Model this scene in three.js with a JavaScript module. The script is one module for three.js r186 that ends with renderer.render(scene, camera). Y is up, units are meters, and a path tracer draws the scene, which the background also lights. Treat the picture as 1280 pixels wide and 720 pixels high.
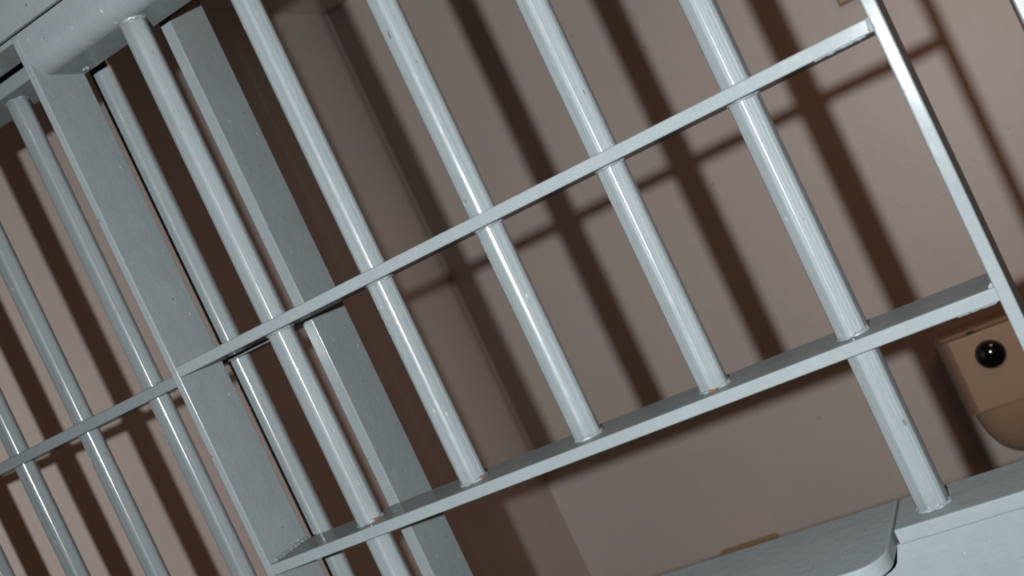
import * as THREE from 'three';
import { RoundedBoxGeometry } from 'three/addons/geometries/RoundedBoxGeometry.js';
import { mergeGeometries, mergeVertices } from 'three/addons/utils/BufferGeometryUtils.js';
import { RectAreaLightUniformsLib } from 'three/addons/lights/RectAreaLightUniformsLib.js';
import { ImprovedNoise } from 'three/addons/math/ImprovedNoise.js';

// ---------------------------------------------------------------- camera, light, exposure
const scene = new THREE.Scene();
const EYE = 1.55;            // lens height above the floor
const D = 0.892;             // lens to the plane of the door's bars (z = 0)
const camera = new THREE.PerspectiveCamera(28.024, 1280 / 720, 0.05, 30);
camera.position.set(0, EYE, D);
camera.up.set(0.38339088, 0.90344632, -0.19182333);
camera.lookAt(-0.42027031, EYE - 0.01429072, D - 0.90728642);
camera.focus = 1.02;
camera.userData.fStop = 14;
camera.updateMatrixWorld();
scene.add(camera);

const renderer = new THREE.WebGLRenderer({ antialias: true });
renderer.toneMapping = THREE.LinearToneMapping;
renderer.toneMappingExposure = 1.0;
renderer.shadowMap.enabled = true;
scene.background = new THREE.Color(0x000000);

// the camera's flash, to the left of the lens and behind its front: the only source in the picture
const flash = new THREE.SpotLight(0xffffff, 14.0, 0, 0.90, 0.75, 2);
flash.position.set(-0.043, EYE + 0.042, D + 0.125);
flash.target.position.set(-0.039 - 0.36, EYE + 0.0, D + 0.125 - 0.93);
flash.castShadow = true;
flash.shadow.radius = 0.4;
flash.shadow.mapSize.set(2048, 2048);
scene.add(flash, flash.target);

// ---------------------------------------------------------------- helpers
let seed = 20240611;
const rnd = () => { seed = (seed * 1664525 + 1013904223) >>> 0; return seed / 4294967296; };
const noise = new ImprovedNoise();
const fbm = (x, y, z, o = 4) => { let s = 0, a = 0.5; for (let i = 0; i < o; i++) { s += a * noise.noise(x, y, z); x *= 2.03; y *= 2.03; z *= 2.03; a *= 0.5; } return s; };

// tileable value noise for the textures
function grid(n) { const g = new Float32Array(n * n); for (let i = 0; i < g.length; i++) g[i] = rnd(); return g; }
function sampleGrid(g, n, u, v) {
  const x = u * n, y = v * n, i = Math.floor(x), j = Math.floor(y);
  let a = x - i, b = y - j; a = a * a * (3 - 2 * a); b = b * b * (3 - 2 * b);
  const q = (p, r) => g[((r % n) + n) % n * n + ((p % n) + n) % n];
  return (q(i, j) * (1 - a) + q(i + 1, j) * a) * (1 - b) + (q(i, j + 1) * (1 - a) + q(i + 1, j + 1) * a) * b;
}
function tileNoise(sizes, weights) {
  const gs = sizes.map(grid); const tot = weights.reduce((a, b) => a + b, 0);
  return (u, v) => { let s = 0; for (let k = 0; k < gs.length; k++) s += weights[k] * sampleGrid(gs[k], sizes[k], u, v); return s / tot; };
}
function makeTexture(n, fn, color) {
  const d = new Uint8Array(n * n * 4);
  for (let j = 0; j < n; j++) for (let i = 0; i < n; i++) {
    const c = fn((i + 0.5) / n, (j + 0.5) / n), k = (j * n + i) * 4;
    for (let m = 0; m < 3; m++) d[k + m] = Math.max(0, Math.min(255, Math.round((Array.isArray(c) ? c[m] : c) * 255)));
    d[k + 3] = 255;
  }
  const t = new THREE.DataTexture(d, n, n); t.wrapS = t.wrapT = THREE.RepeatWrapping; t.magFilter = THREE.LinearFilter; t.minFilter = THREE.LinearMipmapLinearFilter; t.generateMipmaps = true;
  if (color) t.colorSpace = THREE.SRGBColorSpace;
  t.needsUpdate = true; return t;
}
function rep(t, x, y = x) { const c = t.clone(); c.repeat.set(x, y); c.needsUpdate = true; return c; }
const toSRGB = (c) => (c <= 0.0031308 ? 12.92 * c : 1.055 * Math.pow(c, 1 / 2.4) - 0.055);

// ---- painted steel: grey-blue enamel brushed on thick, with chips and dull spots
const PAINT = [0.106, 0.124, 0.130];
const pn1 = tileNoise([6, 14, 40], [1, 0.7, 0.4]), pn2 = tileNoise([30, 70, 160], [1, 0.8, 0.6]);
const specks = []; for (let i = 0; i < 70; i++) specks.push([rnd(), rnd(), 0.0012 + 0.0035 * rnd() * rnd(), rnd()]);
const paintMap = makeTexture(512, (u, v) => {
  let k = 1 + 0.13 * (pn1(u, v) - 0.5) + 0.08 * (pn2(u, v) - 0.5); let c = PAINT.map((p) => p * k);
  for (const [a, b, r, t] of specks) {
    const du = Math.abs(u - a), dv = Math.abs(v - b); const q = Math.hypot(Math.min(du, 1 - du), Math.min(dv, 1 - dv) * 0.7);
    if (q < r) c = t < 0.35 ? [0.05, 0.045, 0.04] : t < 0.42 ? [0.10, 0.06, 0.04] : [0.20, 0.21, 0.21];
  }
  return c.map(toSRGB);
}, true);
const pb1 = tileNoise([16, 34], [1, 0.7]), pb2 = tileNoise([90, 190], [1, 0.8]);
const paintBump = makeTexture(512, (u, v) => 0.5 + 0.7 * (pb1(u, v) - 0.5) + 0.5 * (pb2(u, v) - 0.5));
const pr = tileNoise([20, 60, 150], [1, 1, 0.8]);
const paintRough = makeTexture(256, (u, v) => { const r = 0.62 + 0.6 * (pr(u, v) - 0.5); return [r, r, r]; });
const steel = new THREE.MeshPhysicalMaterial({ map: rep(paintMap, 4), bumpMap: rep(paintBump, 5), bumpScale: 0.00035, roughness: 1.0, roughnessMap: rep(paintRough, 5), metalness: 0, specularIntensity: 0.15, clearcoat: 0.27, clearcoatRoughness: 0.14 });
const steelBar = new THREE.MeshPhysicalMaterial({ map: rep(paintMap, 4, 1.6), bumpMap: rep(paintBump, 6, 2.5), bumpScale: 0.0003, roughness: 0.9, roughnessMap: rep(paintRough, 6, 2.5), metalness: 0, specularIntensity: 0.4, clearcoat: 1.0, clearcoatRoughness: 0.15 });
const weldMat = new THREE.MeshPhysicalMaterial({ vertexColors: true, roughness: 0.4, clearcoat: 0.5, clearcoatRoughness: 0.2, color: 0xffffff });

// ---- cell walls: pinkish beige semi-gloss over smooth concrete
const WALL = [0.490, 0.428, 0.392];
const wn1 = tileNoise([4, 9, 22], [1, 0.8, 0.5]), wn2 = tileNoise([60, 130, 250], [1, 0.8, 0.7]);
const scuffs = []; for (let i = 0; i < 34; i++) scuffs.push([rnd(), rnd(), 0.001 + 0.003 * rnd(), 0.5 + rnd(), rnd()]);
const wallMap = makeTexture(1024, (u, v) => {
  const k = 1 + 0.055 * (wn1(u, v) - 0.5) + 0.05 * (wn2(u, v) - 0.5); let c = WALL.map((p, i) => p * k * (1 + (i - 1) * 0.02 * (wn1(v, u) - 0.5)));
  for (const [a, b, r, e, t] of scuffs) { const du = Math.abs(u - a), dv = Math.abs(v - b); const q = Math.hypot(Math.min(du, 1 - du) * e, Math.min(dv, 1 - dv)); if (q < r) { const m = (t < 0.6 ? 0.82 : 1.06); c = c.map((p) => p * m); } }
  return c.map((p) => toSRGB(Math.min(p, 0.93)));
}, true);
const wb1 = tileNoise([10, 24], [1, 0.7]), wb2 = tileNoise([110, 230], [1, 0.7]);
const wallBump = makeTexture(512, (u, v) => 0.5 + 0.6 * (wb1(u, v) - 0.5) + 0.5 * (wb2(u, v) - 0.5));
const wallMat = new THREE.MeshPhysicalMaterial({ map: rep(wallMap, 0.8), bumpMap: rep(wallBump, 1.2), bumpScale: 0.0005, roughness: 0.45 });
const ceilMat = new THREE.MeshStandardMaterial({ map: rep(wallMap, 0.6), bumpMap: rep(wallBump, 1.5), bumpScale: 0.001, roughness: 0.7 });
const fl1 = tileNoise([8, 20, 60, 160], [1, 0.8, 0.7, 0.6]);
const floorMap = makeTexture(512, (u, v) => { const k = 0.8 + 0.4 * fl1(u, v); return [0.085 * k, 0.072 * k, 0.06 * k].map(toSRGB); }, true);
const floorMat = new THREE.MeshStandardMaterial({ map: rep(floorMap, 0.7), roughness: 0.6 });

// uv in metres from position and normal
function metric(g) {
  const p = g.attributes.position, n = g.attributes.normal, uv = new Float32Array(p.count * 2);
  for (let i = 0; i < p.count; i++) {
    const x = p.getX(i), y = p.getY(i), z = p.getZ(i), a = Math.abs(n.getX(i)), b = Math.abs(n.getY(i)), c = Math.abs(n.getZ(i));
    if (c >= a && c >= b) { uv[2 * i] = x; uv[2 * i + 1] = y; } else if (a >= b) { uv[2 * i] = z + 0.37; uv[2 * i + 1] = y; } else { uv[2 * i] = x; uv[2 * i + 1] = z + 0.71; }
  }
  g.setAttribute('uv', new THREE.BufferAttribute(uv, 2)); return g;
}
// a box between two corners, edges rounded by r
function block(x0, x1, y0, y1, z0, z1, r = 0.0015, seg = 2) {
  const g = r > 0 ? new RoundedBoxGeometry(x1 - x0, y1 - y0, z1 - z0, seg, r) : new THREE.BoxGeometry(x1 - x0, y1 - y0, z1 - z0);
  g.translate((x0 + x1) / 2, (y0 + y1) / 2, (z0 + z1) / 2); return metric(g);
}
function mesh(name, g, m, parent) {
  const o = new THREE.Mesh(g, m); o.name = name; o.castShadow = o.receiveShadow = true; parent.add(o); return o;
}
const taken = {};
function thing(name, label, category, x, y, z, group) {
  const o = new THREE.Group(); o.name = name in taken ? `${name}_${String(++taken[name]).padStart(3, '0')}` : (taken[name] = 0, name);
  o.position.set(x, y, z); o.userData = { label, category }; if (group) o.userData.group = group; scene.add(o); return o;
}
function structure(name, g, m, label, category) {
  const o = mesh(name, g, m, scene); o.userData = { kind: 'structure', label, category }; return o;
}

// ---------------------------------------------------------------- the room: cell behind the bars, corridor in front
const XB = -1.806, XR = 2.6, ZA = -2.588, ZC = 2.3, CEIL = EYE + 1.049, T = 0.15;
structure('floor', block(XB - T, XR + T, -0.12, 0, ZA - T, ZC + T, 0), floorMat, 'dark brown floor under the cell and the corridor', 'floor');
structure('ceiling', block(XB - T, XR + T, CEIL, CEIL + T, ZA - T, ZC + T, 0), ceilMat, 'beige painted ceiling meeting the cell walls at top', 'ceiling');
structure('wall_back', block(XB - T, XR + T, 0, CEIL, ZA - T, ZA, 0), wallMat, 'pinkish beige back wall of the cell striped by bar shadows', 'wall');
structure('wall_left', block(XB - T, XB, 0, CEIL, ZA, ZC + T, 0), wallMat, 'beige side wall of the cell behind the fixed bars at left', 'wall');
structure('wall_right', block(XR, XR + T, 0, CEIL, ZA, ZC + T, 0), wallMat, 'beige side wall of the cell beyond the door, right', 'wall');
structure('wall_corridor', block(XB - T, XR + T, 0, CEIL, ZC, ZC + T, 0), wallMat, 'beige corridor wall facing the cell front', 'wall');

// ---------------------------------------------------------------- bars
// a six-sided bar with well rounded edges from y0 to y1; "turn" points one of its edges, in degrees from the front (+z) towards the right (+x).
// Thick brushed paint leaves fine furrows that run down the bar, deepest beside the edges.
function barGeometry(y0, y1, turn, s) {
  const A = 0.0120, F = 0.0066, RC = (A - F) / Math.cos(Math.PI / 6), prof = [];      // apothem, edge radius, circle of the edge centres
  for (let k = 0; k < 6; k++) {
    const c = THREE.MathUtils.degToRad(turn) + k * Math.PI / 3, n0 = c + Math.PI / 6;
    for (let i = 0; i <= 12; i++) { const f = c - Math.PI / 6 + i / 12 * Math.PI / 3; prof.push([RC * Math.sin(c) + F * Math.sin(f), RC * Math.cos(c) + F * Math.cos(f), f, i === 0 || i === 12 ? 1 : 0.0]); }
    for (let i = 1; i < 10; i++) { const t = i / 10, c2 = c + Math.PI / 3; prof.push([RC * (Math.sin(c) * (1 - t) + Math.sin(c2) * t) + F * Math.sin(n0), RC * (Math.cos(c) * (1 - t) + Math.cos(c2) * t) + F * Math.cos(n0), n0, 0]); }
  }
  const SEG = prof.length, ROWS = Math.max(6, Math.round((y1 - y0) / 0.022)), pos = [], uv = [], idx = [];
  for (let j = 0; j <= ROWS; j++) {
    const y = y0 + (y1 - y0) * j / ROWS;
    for (let i = 0; i <= SEG; i++) {
      const [x, z, f, g] = prof[i % SEG], h = Math.hypot(x, z), u = x / h, w = z / h;
      const d = 0.00016 * noise.noise(u * 2.3 + s, w * 2.3, y * 0.8 + s) + 0.0002 * noise.noise(u * 7 + s, w * 7 + 4, y * 0.45) + 0.00004 * noise.noise(u * 15, w * 15 + s, y * 5) - g * 0.00018 * (0.6 + 0.8 * noise.noise(u * 3, y * 2.5 + s, w * 3));
      pos.push(x + Math.sin(f) * d, y, z + Math.cos(f) * d); uv.push(i / SEG * 0.0785 + s * 0.173, y + s * 0.371);
    }
  }
  for (let j = 0; j < ROWS; j++) for (let i = 0; i < SEG; i++) { const a = j * (SEG + 1) + i, b = a + SEG + 1; idx.push(a, a + 1, b, b, a + 1, b + 1); }
  for (const [row, up] of [[0, false], [ROWS, true]]) {
    const c = pos.length / 3; pos.push(0, up ? y1 : y0, 0); uv.push(0, 0);
    for (let i = 0; i < SEG; i++) { const a = row * (SEG + 1) + i; up ? idx.push(c, a, a + 1) : idx.push(c, a + 1, a); }
  }
  const g = new THREE.BufferGeometry();
  g.setAttribute('position', new THREE.Float32BufferAttribute(pos, 3)); g.setAttribute('uv', new THREE.Float32BufferAttribute(uv, 2)); g.setIndex(idx); g.computeVertexNormals();
  const n = g.attributes.normal;                                   // join the normals across the seam
  for (let j = 0; j <= ROWS; j++) { const a = j * (SEG + 1), b = a + SEG; const v = new THREE.Vector3(n.getX(a) + n.getX(b), n.getY(a) + n.getY(b), n.getZ(a) + n.getZ(b)).normalize(); n.setXYZ(a, v.x, v.y, v.z); n.setXYZ(b, v.x, v.y, v.z); }
  return g;
}
// a lumpy weld bead round a bar where it meets a rail; rust shows where the paint has gone
function weldGeometry(R, s, rust) {
  const g = new THREE.TorusGeometry(R - 0.0002, 0.0017, 8, 48); g.rotateX(Math.PI / 2);
  const p = g.attributes.position, col = new Float32Array(p.count * 3);
  for (let i = 0; i < p.count; i++) {
    const x = p.getX(i), y = p.getY(i), z = p.getZ(i); const k = 1 + 0.10 * noise.noise(x * 160 + s, y * 90, z * 160), q = Math.max(0.2, 1 + 1.3 * noise.noise(x * 240, s, z * 240));
    p.setXYZ(i, x * k, y * q, z * k);
    const f = noise.noise(x * 110 + s * 3, 5, z * 110) > 0.42 - rust ? 1 : 0;
    const c = f ? [0.085, 0.045, 0.028] : PAINT; for (let m = 0; m < 3; m++) col[3 * i + m] = c[m];
  }
  g.setAttribute('color', new THREE.BufferAttribute(col, 3)); g.computeVertexNormals(); return g;
}
// a run of weld between two points
function beadGeometry(a, b, r, s) {
  const A = new THREE.Vector3(...a), B = new THREE.Vector3(...b), L = A.distanceTo(B);
  const g = new THREE.CylinderGeometry(r, r, L, 10, Math.max(6, Math.round(L / 0.0015)));
  const p = g.attributes.position;
  for (let i = 0; i < p.count; i++) { const y = p.getY(i), k = 1 + 0.75 * noise.noise(y * 230, s, 0) + 0.25 * noise.noise(p.getX(i) * 500, y * 500, s); p.setX(i, p.getX(i) * k); p.setZ(i, p.getZ(i) * k); }
  g.computeVertexNormals();
  g.applyQuaternion(new THREE.Quaternion().setFromUnitVectors(new THREE.Vector3(0, 1, 0), B.clone().sub(A).normalize())); g.translate((A.x + B.x) / 2, (A.y + B.y) / 2, (A.z + B.z) / 2);
  return metric(g);
}

// ---------------------------------------------------------------- the sliding door
const R = 0.0125, ZF = 0.0285, ZK = -0.039;                       // bar radius; front and back of the flat bars
const Y = (k) => EYE + k * D;                                      // heights as tangents seen from the lens, in the plane of the bars
const BX = [-0.727, -0.592, -0.457, -0.3225, -0.190].map((k) => k * D);
const RAIL = [Y(0.0474), Y(0.0598)], LOW = [Y(-0.1875), Y(-0.1752)], CAP = [Y(-0.352), Y(-0.338)], HEAD = [Y(0.4046), Y(0.4505)];
const FL = [-0.8568 * D, -0.8475 * D], POST = [-0.0702 * D, -0.0588 * D], STILE = [0.0276 * D, 0.0950 * D];
const door = thing('cell_door', 'grey-blue painted steel sliding cell door of round bars with a food slot', 'door', (FL[0] + STILE[1]) / 2, 0, 0);
const dx = door.position.x;
const dmesh = (name, g, m = steel, parent = door) => { g.translate(-dx, 0, 0); return mesh(name, g, m, parent); };

// header: bent plate with a large rounded lower front edge
{
  const s = new THREE.Shape(), r = 0.022;
  s.moveTo(ZF, HEAD[1]); s.lineTo(ZF, HEAD[0] + r); s.absarc(ZF - r, HEAD[0] + r, r, 0, -Math.PI / 2, true); s.lineTo(ZK, HEAD[0]); s.lineTo(ZK, HEAD[1]); s.closePath();
  const len = STILE[1] - FL[1];
  let g = new THREE.ExtrudeGeometry(s, { depth: len, bevelEnabled: false, curveSegments: 20 });
  g.rotateY(-Math.PI / 2); // shape x -> +z ; extrusion -> -x
  g.translate(STILE[1], 0, 0);
  g.deleteAttribute('uv'); g.deleteAttribute('normal');
  g = mergeVertices(g, 1e-5); g = g.toNonIndexed(); g.computeVertexNormals();
  // smooth the bend only
  const p = g.attributes.position, n = g.attributes.normal;
  for (let i = 0; i < p.count; i++) {
    if (Math.abs(n.getX(i)) > 0.5) continue;
    const dy = p.getY(i) - (HEAD[0] + r), dz = p.getZ(i) - (ZF - r); if (dy <= 1e-5 && dz >= -1e-5 && n.getY(i) < 0.2 && n.getZ(i) > -0.2) { const l = Math.hypot(dy, dz) || 1; n.setXYZ(i, 0, dy / l, dz / l); }
  }
  metric(g);
  for (let i = 0; i < p.count; i++) if (Math.abs(n.getX(i)) < 0.5) g.attributes.uv.setXY(i, p.getX(i), p.getY(i) - p.getZ(i));   // unrolled round the bend
  dmesh('header', g);
}
dmesh('end_flange', block(FL[0], FL[1], 0.06, HEAD[1], ZK, ZF, 0.0015));
dmesh('mid_rail', block(FL[1] - 0.001, POST[0] + 0.001, RAIL[0], RAIL[1], ZK, ZF, 0.0014));
const lowRail = dmesh('slot_rail', block(FL[1] - 0.001, POST[0] + 0.001, LOW[0], LOW[1], ZK, ZF, 0.0014));
const post = dmesh('post', block(POST[0], POST[1], CAP[1] - 0.001, HEAD[0] + 0.001, ZK, ZF, 0.0018));
dmesh('lock_stile', block(STILE[0], STILE[1], 0.06, HEAD[1], ZK, ZF, 0.002));
const flapX = [-0.700 * D, -0.2262 * D];
const cap = dmesh('panel_cap', block(flapX[1] + 0.0018, STILE[0] + 0.001, CAP[0], CAP[1], ZK, ZF, 0.0016));
dmesh('panel_cap', block(FL[1] - 0.001, flapX[0] - 0.0018, CAP[0], CAP[1], ZK, ZF, 0.0016));
dmesh('panel', block(FL[1] - 0.001, STILE[0] + 0.001, 0.08, CAP[0] + 0.0005, ZF - 0.0065, ZF - 0.0015, 0.001));

// bars of the door; three of them stop at the slot rail
const DOOR_TURN = [24, 26, 12, 3, -6];                             // how far each bar's front edge is turned
BX.forEach((x, i) => {
  const open = i > 0 && i < 4;
  const b = dmesh('bar', barGeometry(0, (HEAD[0] + 0.002) - (open ? LOW[1] - 0.004 : CAP[1] - 0.004), DOOR_TURN[i], i * 7.3 + 1).translate(x, open ? LOW[1] - 0.004 : CAP[1] - 0.004, 0), steelBar);
  const w = (y, rust, s) => dmesh('weld', weldGeometry(R, s, rust).translate(x, y, 0), weldMat, b);
  w(LOW[1] + 0.0004, i === 3 ? 0.3 : 0.02, i + 0.4); w(HEAD[0] - 0.0004, -0.2, i + 2.2);
  w(RAIL[0] - 0.0002, -0.3, i + 5.1);
  if (!open) { w(CAP[1] + 0.0004, 0.05, i + 3.3); w(LOW[0] - 0.0004, -0.3, i + 6.6); }
});
// weld runs at the frame's corners
dmesh('weld', beadGeometry([POST[0] - 0.0005, LOW[1] + 0.0005, ZK + 0.01], [POST[0] - 0.0005, LOW[1] + 0.0005, ZF - 0.002], 0.0028, 3), steel, lowRail);
dmesh('weld', beadGeometry([POST[0] - 0.03, LOW[0] + 0.0003, ZF - 0.0022], [POST[0] - 0.002, LOW[0] + 0.0003, ZF - 0.0022], 0.0014, 5), steel, lowRail);
dmesh('weld', beadGeometry([POST[0] - 0.045, RAIL[0] + 0.0005, ZF - 0.0022], [POST[0] - 0.006, RAIL[0] + 0.0005, ZF - 0.0022], 0.0016, 9), steel, post);
dmesh('weld', beadGeometry([POST[0] - 0.0005, RAIL[0] + 0.001, ZF - 0.0015], [POST[0] - 0.0005, RAIL[1] - 0.001, ZF - 0.0015], 0.0025, 12), steel, post);
dmesh('weld', beadGeometry([FL[1] + 0.0008, LOW[1] + 0.0008, ZK], [FL[1] + 0.0008, LOW[1] + 0.0008, ZF - 0.01], 0.002, 15), steel, lowRail);
// hot weld of the first bar on the header's back
dmesh('weld', beadGeometry([FL[1] + 0.010, HEAD[0] - 0.0002, ZK + 0.012], [FL[1] + 0.016, HEAD[0] - 0.0002, ZK + 0.010], 0.0022, 21), steel, door);

// the drop-down flap of the food slot, standing open towards the corridor
{
  const rad = 0.026, z1 = 0.086, z0 = ZK, w = flapX[1] - flapX[0];
  const s = new THREE.Shape();
  s.moveTo(0, -z0); s.lineTo(0, -z1 + rad); s.absarc(rad, -z1 + rad, rad, Math.PI, Math.PI * 1.5, false); s.lineTo(w - rad, -z1); s.absarc(w - rad, -z1 + rad, rad, -Math.PI / 2, 0, false); s.lineTo(w, -z0); s.closePath();
  const b = 0.0016, g = new THREE.ExtrudeGeometry(s, { depth: 0.0095, bevelEnabled: true, bevelSize: b, bevelThickness: b, bevelSegments: 3, bevelOffset: -b, curveSegments: 16 });
  g.rotateX(-Math.PI / 2); // shape y -> -z, extrusion -> +y
  g.computeBoundingBox(); g.translate(flapX[0], CAP[1] - g.boundingBox.max.y, 0);
  const fl = dmesh('food_flap', metric(g)); fl.userData.label = 'dull grey drop-down shelf of the food slot';
  for (const k of [0.18, 0.82]) {
    const h = new THREE.CylinderGeometry(0.007, 0.007, 0.07, 20); h.rotateZ(Math.PI / 2); h.translate(flapX[0] + w * k, CAP[0] - 0.006, ZF + 0.004); dmesh('hinge', metric(h), steel, fl);
  }
}

// ---------------------------------------------------------------- the fixed barred panel behind the door's left end
const PZ = -0.14 * D, PF = PZ + ZF, PK = PZ + ZK;
const JX = [-0.6988 * 1.108 * D, -0.6848 * 1.108 * D];
const PH = [Y(0.463), Y(0.488)];
const panelX = XB + 0.001;
const fixed = thing('fixed_bar_panel', 'fixed panel of grey round steel bars at far left, behind the door', 'bar panel', (panelX + JX[1]) / 2, 0, PZ);
const fmesh = (name, g, m = steel, parent = fixed) => { g.translate(-fixed.position.x, 0, -PZ); return mesh(name, g, m, parent); };
fmesh('header', block(panelX, JX[1], PH[0], PH[1], PK, PF, 0.0015));
fmesh('header_lip', block(panelX, JX[1], PH[1] + 0.0012, PH[1] + 0.0090, PK, PF + 0.003, 0.001));
fmesh('upper_plate', block(panelX, JX[1], PH[1] + 0.0122, Y(0.62), PK, PF - 0.006, 0.001));
fmesh('mid_rail', block(panelX, JX[0] + 0.001, RAIL[0] - 0.0015, RAIL[1] + 0.0005, PK, PF, 0.0014));
fmesh('jamb', block(JX[0], JX[1], 0.0, PH[0] + 0.001, PK, PF, 0.0014));
fmesh('bottom_rail', block(panelX, JX[0] + 0.001, 0.0, 0.1, PK, PF, 0.0015));
for (let i = 0; i < 9; i++) {
  const x = [-0.791, -0.914, -1.031, -1.147][i] * 1.14 * D || (-1.147 * 1.14 * D - 0.1195 * (i - 3));
  const b = fmesh('bar', barGeometry(0, PH[0] + 0.002 - 0.09, [26, 31, 33, 36, 40, 22, 31, 8, 45][i], i * 5.7 + 60).translate(x, 0.09, PZ), steelBar);
  fmesh('weld', weldGeometry(R, i + 9.5, -0.3).translate(x, PH[0] - 0.0004, PZ), weldMat, b);
  fmesh('weld', weldGeometry(R, i + 12.5, -0.3).translate(x, RAIL[1] + 0.0008, PZ), weldMat, b);
}

// the long cover over the track the door hangs from, and the wall above it
const cover = thing('track_cover', 'grey painted steel cover plate above the door header, top left', 'track cover', (XB + XR) / 2, Y(0.453), 0);
{
  const g = block(XB + 0.001, XR - 0.001, Y(0.453), Y(0.75), ZF - 0.001, ZF + 0.005, 0.0015); g.translate(-cover.position.x, -cover.position.y, 0); mesh('front_plate', g, steel, cover);
  const k = block(XB + 0.001, XR - 0.001, Y(0.4528), Y(0.50), -0.03, ZF - 0.012, 0.0015); k.translate(-cover.position.x, -cover.position.y, 0); mesh('track', k, steel, cover);
  const t = block(XB + 0.001, XR - 0.001, Y(0.75), Y(0.757), PK + 0.001, ZF + 0.005, 0.0015); t.translate(-cover.position.x, -cover.position.y, 0); mesh('top_plate', t, steel, cover);
}
structure('trim_1', block(JX[1] + 0.001, XR, Y(0.458), Y(0.757) - 0.001, PK, PF, 0), steel, 'grey steel lintel of the cell opening behind the door header', 'lintel');
structure('wall_front', block(XB, XR, Y(0.757) + 0.002, CEIL, PK, ZF + 0.005, 0), wallMat, 'beige wall above the barred cell front', 'wall');
structure('wall_front_lock_side', block(STILE[1] + 0.02, XR, 0, Y(0.45), PK, ZF - 0.006, 0), steel, 'grey steel wall panel beside the door on the lock side', 'wall');

// ---------------------------------------------------------------- things in the cell
// warm ceiling lamp of the cell, out of frame to the right: fills the shadows brown and edges the bars with orange
RectAreaLightUniformsLib.init();
{
  const lx = 0.55, lz = -1.35, w = 0.6;
  const o = thing('ceiling_lamp', 'square warm ceiling lamp of the cell, outside the picture', 'lamp', lx, CEIL, lz);
  const rimM = new THREE.MeshStandardMaterial({ color: 0x8a8d8e, roughness: 0.5 });
  for (const [a, b, c, d] of [[-0.33, 0.33, -0.33, -0.302], [-0.33, 0.33, 0.302, 0.33], [-0.33, -0.302, -0.302, 0.302], [0.302, 0.33, -0.302, 0.302]]) mesh('frame', block(a, b, -0.05, -0.0005, c, d, 0.003), rimM, o);
  mesh('diffuser', block(-0.302, 0.302, -0.034, -0.028, -0.302, 0.302, 0), new THREE.MeshStandardMaterial({ color: 0xd8d0c0, emissive: new THREE.Color().setRGB(1, 0.46, 0.22), emissiveIntensity: 0.4, roughness: 0.6 }), o);
  const l = new THREE.RectAreaLight(new THREE.Color().setRGB(1, 0.46, 0.22), 5.0, w, w); l.position.set(0, -0.037, 0); l.rotation.x = -Math.PI / 2; o.add(l);
}
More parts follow.
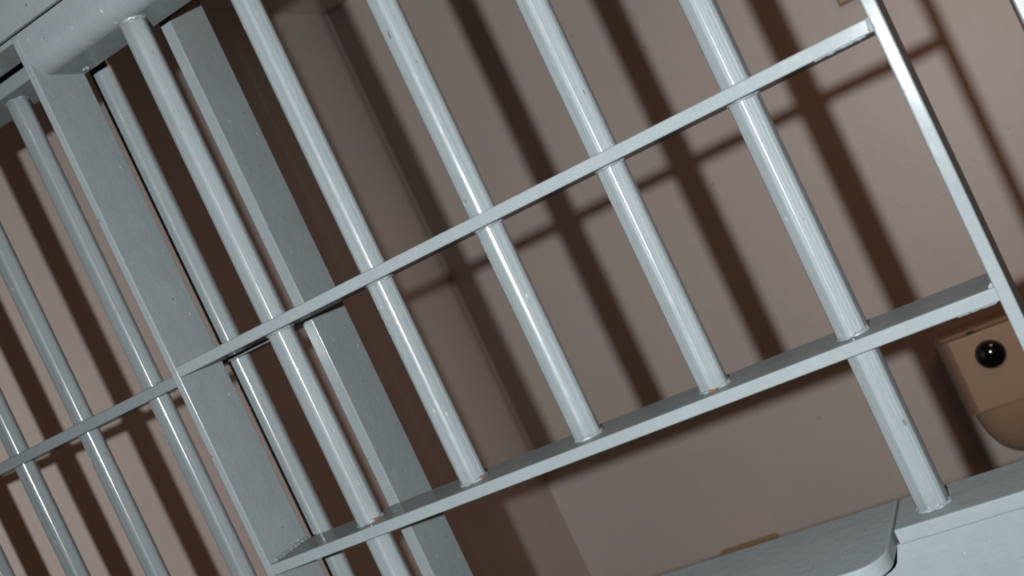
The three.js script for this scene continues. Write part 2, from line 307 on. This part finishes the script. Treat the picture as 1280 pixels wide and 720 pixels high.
// tan dispenser with a black push dome on the back wall
{
  const k = 3.40, cx = -0.0955 * k, W = 0.0722 * k, top = EYE - 0.2095 * k, seam = EYE - 0.2725 * k, bot = EYE - 0.324 * k, dep = 0.105;
  const tan = new THREE.MeshPhysicalMaterial({ color: new THREE.Color().setRGB(0.36, 0.235, 0.15), roughness: 0.45, bumpMap: rep(wallBump, 6), bumpScale: 0.0003 });
  const tanDark = new THREE.MeshPhysicalMaterial({ color: new THREE.Color().setRGB(0.31, 0.205, 0.13), roughness: 0.4, bumpMap: rep(wallBump, 6), bumpScale: 0.0003 });
  const o = thing('wall_dispenser', 'tan plastic wall dispenser with a round black dome button', 'dispenser', cx, bot, ZA);
  // upper housing: chamfered sides, tapered a little
  const s = new THREE.Shape(), h = W / 2, c = 0.032;
  s.moveTo(-h, 0); s.lineTo(-h, -dep + 0.035); s.lineTo(-h + c, -dep); s.lineTo(h - c, -dep); s.lineTo(h, -dep + 0.035); s.lineTo(h, 0); s.closePath();
  let g = new THREE.ExtrudeGeometry(s, { depth: top - seam - 0.004, bevelEnabled: true, bevelSize: 0.004, bevelThickness: 0.004, bevelSegments: 3, bevelOffset: -0.004 });
  g.rotateX(-Math.PI / 2); g.translate(0, seam - bot, 0); mesh('housing', metric(g), tan, o);
  // top rim with a small latch notch
  const rim = mesh('lid', block(-h + 0.002, h - 0.002, top - bot + 0.0, top - bot + 0.012, 0.001, dep - 0.02, 0.004), tanDark, o);
  mesh('latch', block(-h + 0.085, -h + 0.105, top - bot - 0.008, top - bot + 0.006, dep - 0.022, dep - 0.012, 0.002), new THREE.MeshStandardMaterial({ color: 0x1a120c, roughness: 0.6 }), rim);
  // rounded bowl below the seam
  const pos = [], idx = [], N = 40, M = 20, H = seam - bot;
  for (let j = 0; j <= M; j++) for (let i = 0; i <= N; i++) {
    const v = j / M, a = i / N * Math.PI, q = Math.pow(Math.cos(v * Math.PI / 2), 0.8); const y = H - 0.004 - (H - 0.004) * Math.sin(v * Math.PI / 2);
    const sx = Math.sign(Math.cos(a)) * Math.pow(Math.abs(Math.cos(a)), 0.6), sz = Math.pow(Math.sin(a), 0.6);
    pos.push(-sx * (h - 0.006) * q, y, sz * (dep - 0.004) * q);
  }
  for (let j = 0; j < M; j++) for (let i = 0; i < N; i++) { const a = j * (N + 1) + i, b = a + N + 1; idx.push(a, b, a + 1, b, b + 1, a + 1); }
  g = new THREE.BufferGeometry(); g.setAttribute('position', new THREE.Float32BufferAttribute(pos, 3)); g.setIndex(idx); g.computeVertexNormals();
  mesh('bowl', metric(g), tanDark, o);
  // seam strip
  mesh('seam_band', block(-h + 0.003, h - 0.003, H - 0.007, H - 0.001, 0.001, dep - 0.006, 0.0025), tanDark, o);
  // dome
  const yb = EYE - 0.230 * k - bot, black = new THREE.MeshPhysicalMaterial({ color: 0x0b0b0d, roughness: 0.12, clearcoat: 1, clearcoatRoughness: 0.05 });
  const pr2 = []; for (let i = 0; i <= 16; i++) { const a = i / 16 * Math.PI / 2; pr2.push(new THREE.Vector2(0.042 * Math.cos(a) + 0.00001, 0.03 * Math.sin(a))); }
  const dm = new THREE.LatheGeometry([new THREE.Vector2(0.042, -0.006), ...pr2], 40); dm.rotateX(Math.PI / 2); dm.translate(0, yb, dep); mesh('dome_button', dm, black, o);
}
// small olive box high on the back wall
{
  const k = 3.46, x = -0.0885 * k, y = EYE + 0.0793 * k;
  const o = thing('wall_switch_box', 'small olive switch box cut off by the top edge beside the post', 'switch box', x + 0.045, y, ZA);
  const olive = new THREE.MeshStandardMaterial({ color: new THREE.Color().setRGB(0.30, 0.27, 0.16), roughness: 0.5 }), rust = new THREE.MeshStandardMaterial({ color: new THREE.Color().setRGB(0.42, 0.16, 0.05), roughness: 0.6 });
  mesh('back_plate', block(-0.045, 0.045, 0, 0.14, 0, 0.006, 0.002), rust, o);
  mesh('box', block(-0.041, 0.041, 0.004, 0.136, 0.006, 0.028, 0.004), olive, o);
  mesh('toggle', block(-0.006, 0.006, 0.06, 0.085, 0.026, 0.04, 0.003), olive, o);
}
// bunk along the back wall and the folded blanket on it that shows over the flap
{
  const yt = EYE - 1.16;
  const o = thing('bunk', 'steel wall bunk on the back wall below the food slot, mostly hidden', 'bunk', -0.85, 0, ZA);
  mesh('platform', block(-0.9, 0.3, yt - 0.02, yt, 0.001, 0.72, 0.003), steel, o);
  mesh('front_edge', block(-0.9, 0.3, yt - 0.07, yt - 0.02, 0.70, 0.72, 0.003), steel, o);
  for (const x of [-0.84, 0.24]) mesh('leg', block(x - 0.02, x + 0.02, 0, yt - 0.02, 0.66, 0.70, 0.003), steel, o);
}
{
  const yt = EYE - 1.16;
  const fold = thing('folded_blanket', 'olive tan folded blanket just peeking over the food flap', 'blanket', -1.27, yt - 0.0, ZA + 0.16);
  const wool = new THREE.MeshStandardMaterial({ color: new THREE.Color().setRGB(0.46, 0.36, 0.20), roughness: 0.95, bumpMap: rep(wallBump, 12), bumpScale: 0.002 });
  const hs = [0.03, 0.025, 0.018];
  let y = 0;
  hs.forEach((hh, i) => {
    const g = new RoundedBoxGeometry(0.30 - 0.05 * i, hh, 0.24, 6, 0.009); const p = g.attributes.position;
    for (let q = 0; q < p.count; q++) p.setY(q, p.getY(q) + 0.006 * fbm(p.getX(q) * 9, i * 3.1, p.getZ(q) * 9, 2) * (p.getY(q) > 0 ? 1 : 0));
    g.computeVertexNormals(); g.translate(0.022 * i, y + hh / 2, 0); mesh('fold', metric(g), wool, fold); y += hh - 0.004;
  });
}

renderer.render(scene, camera);
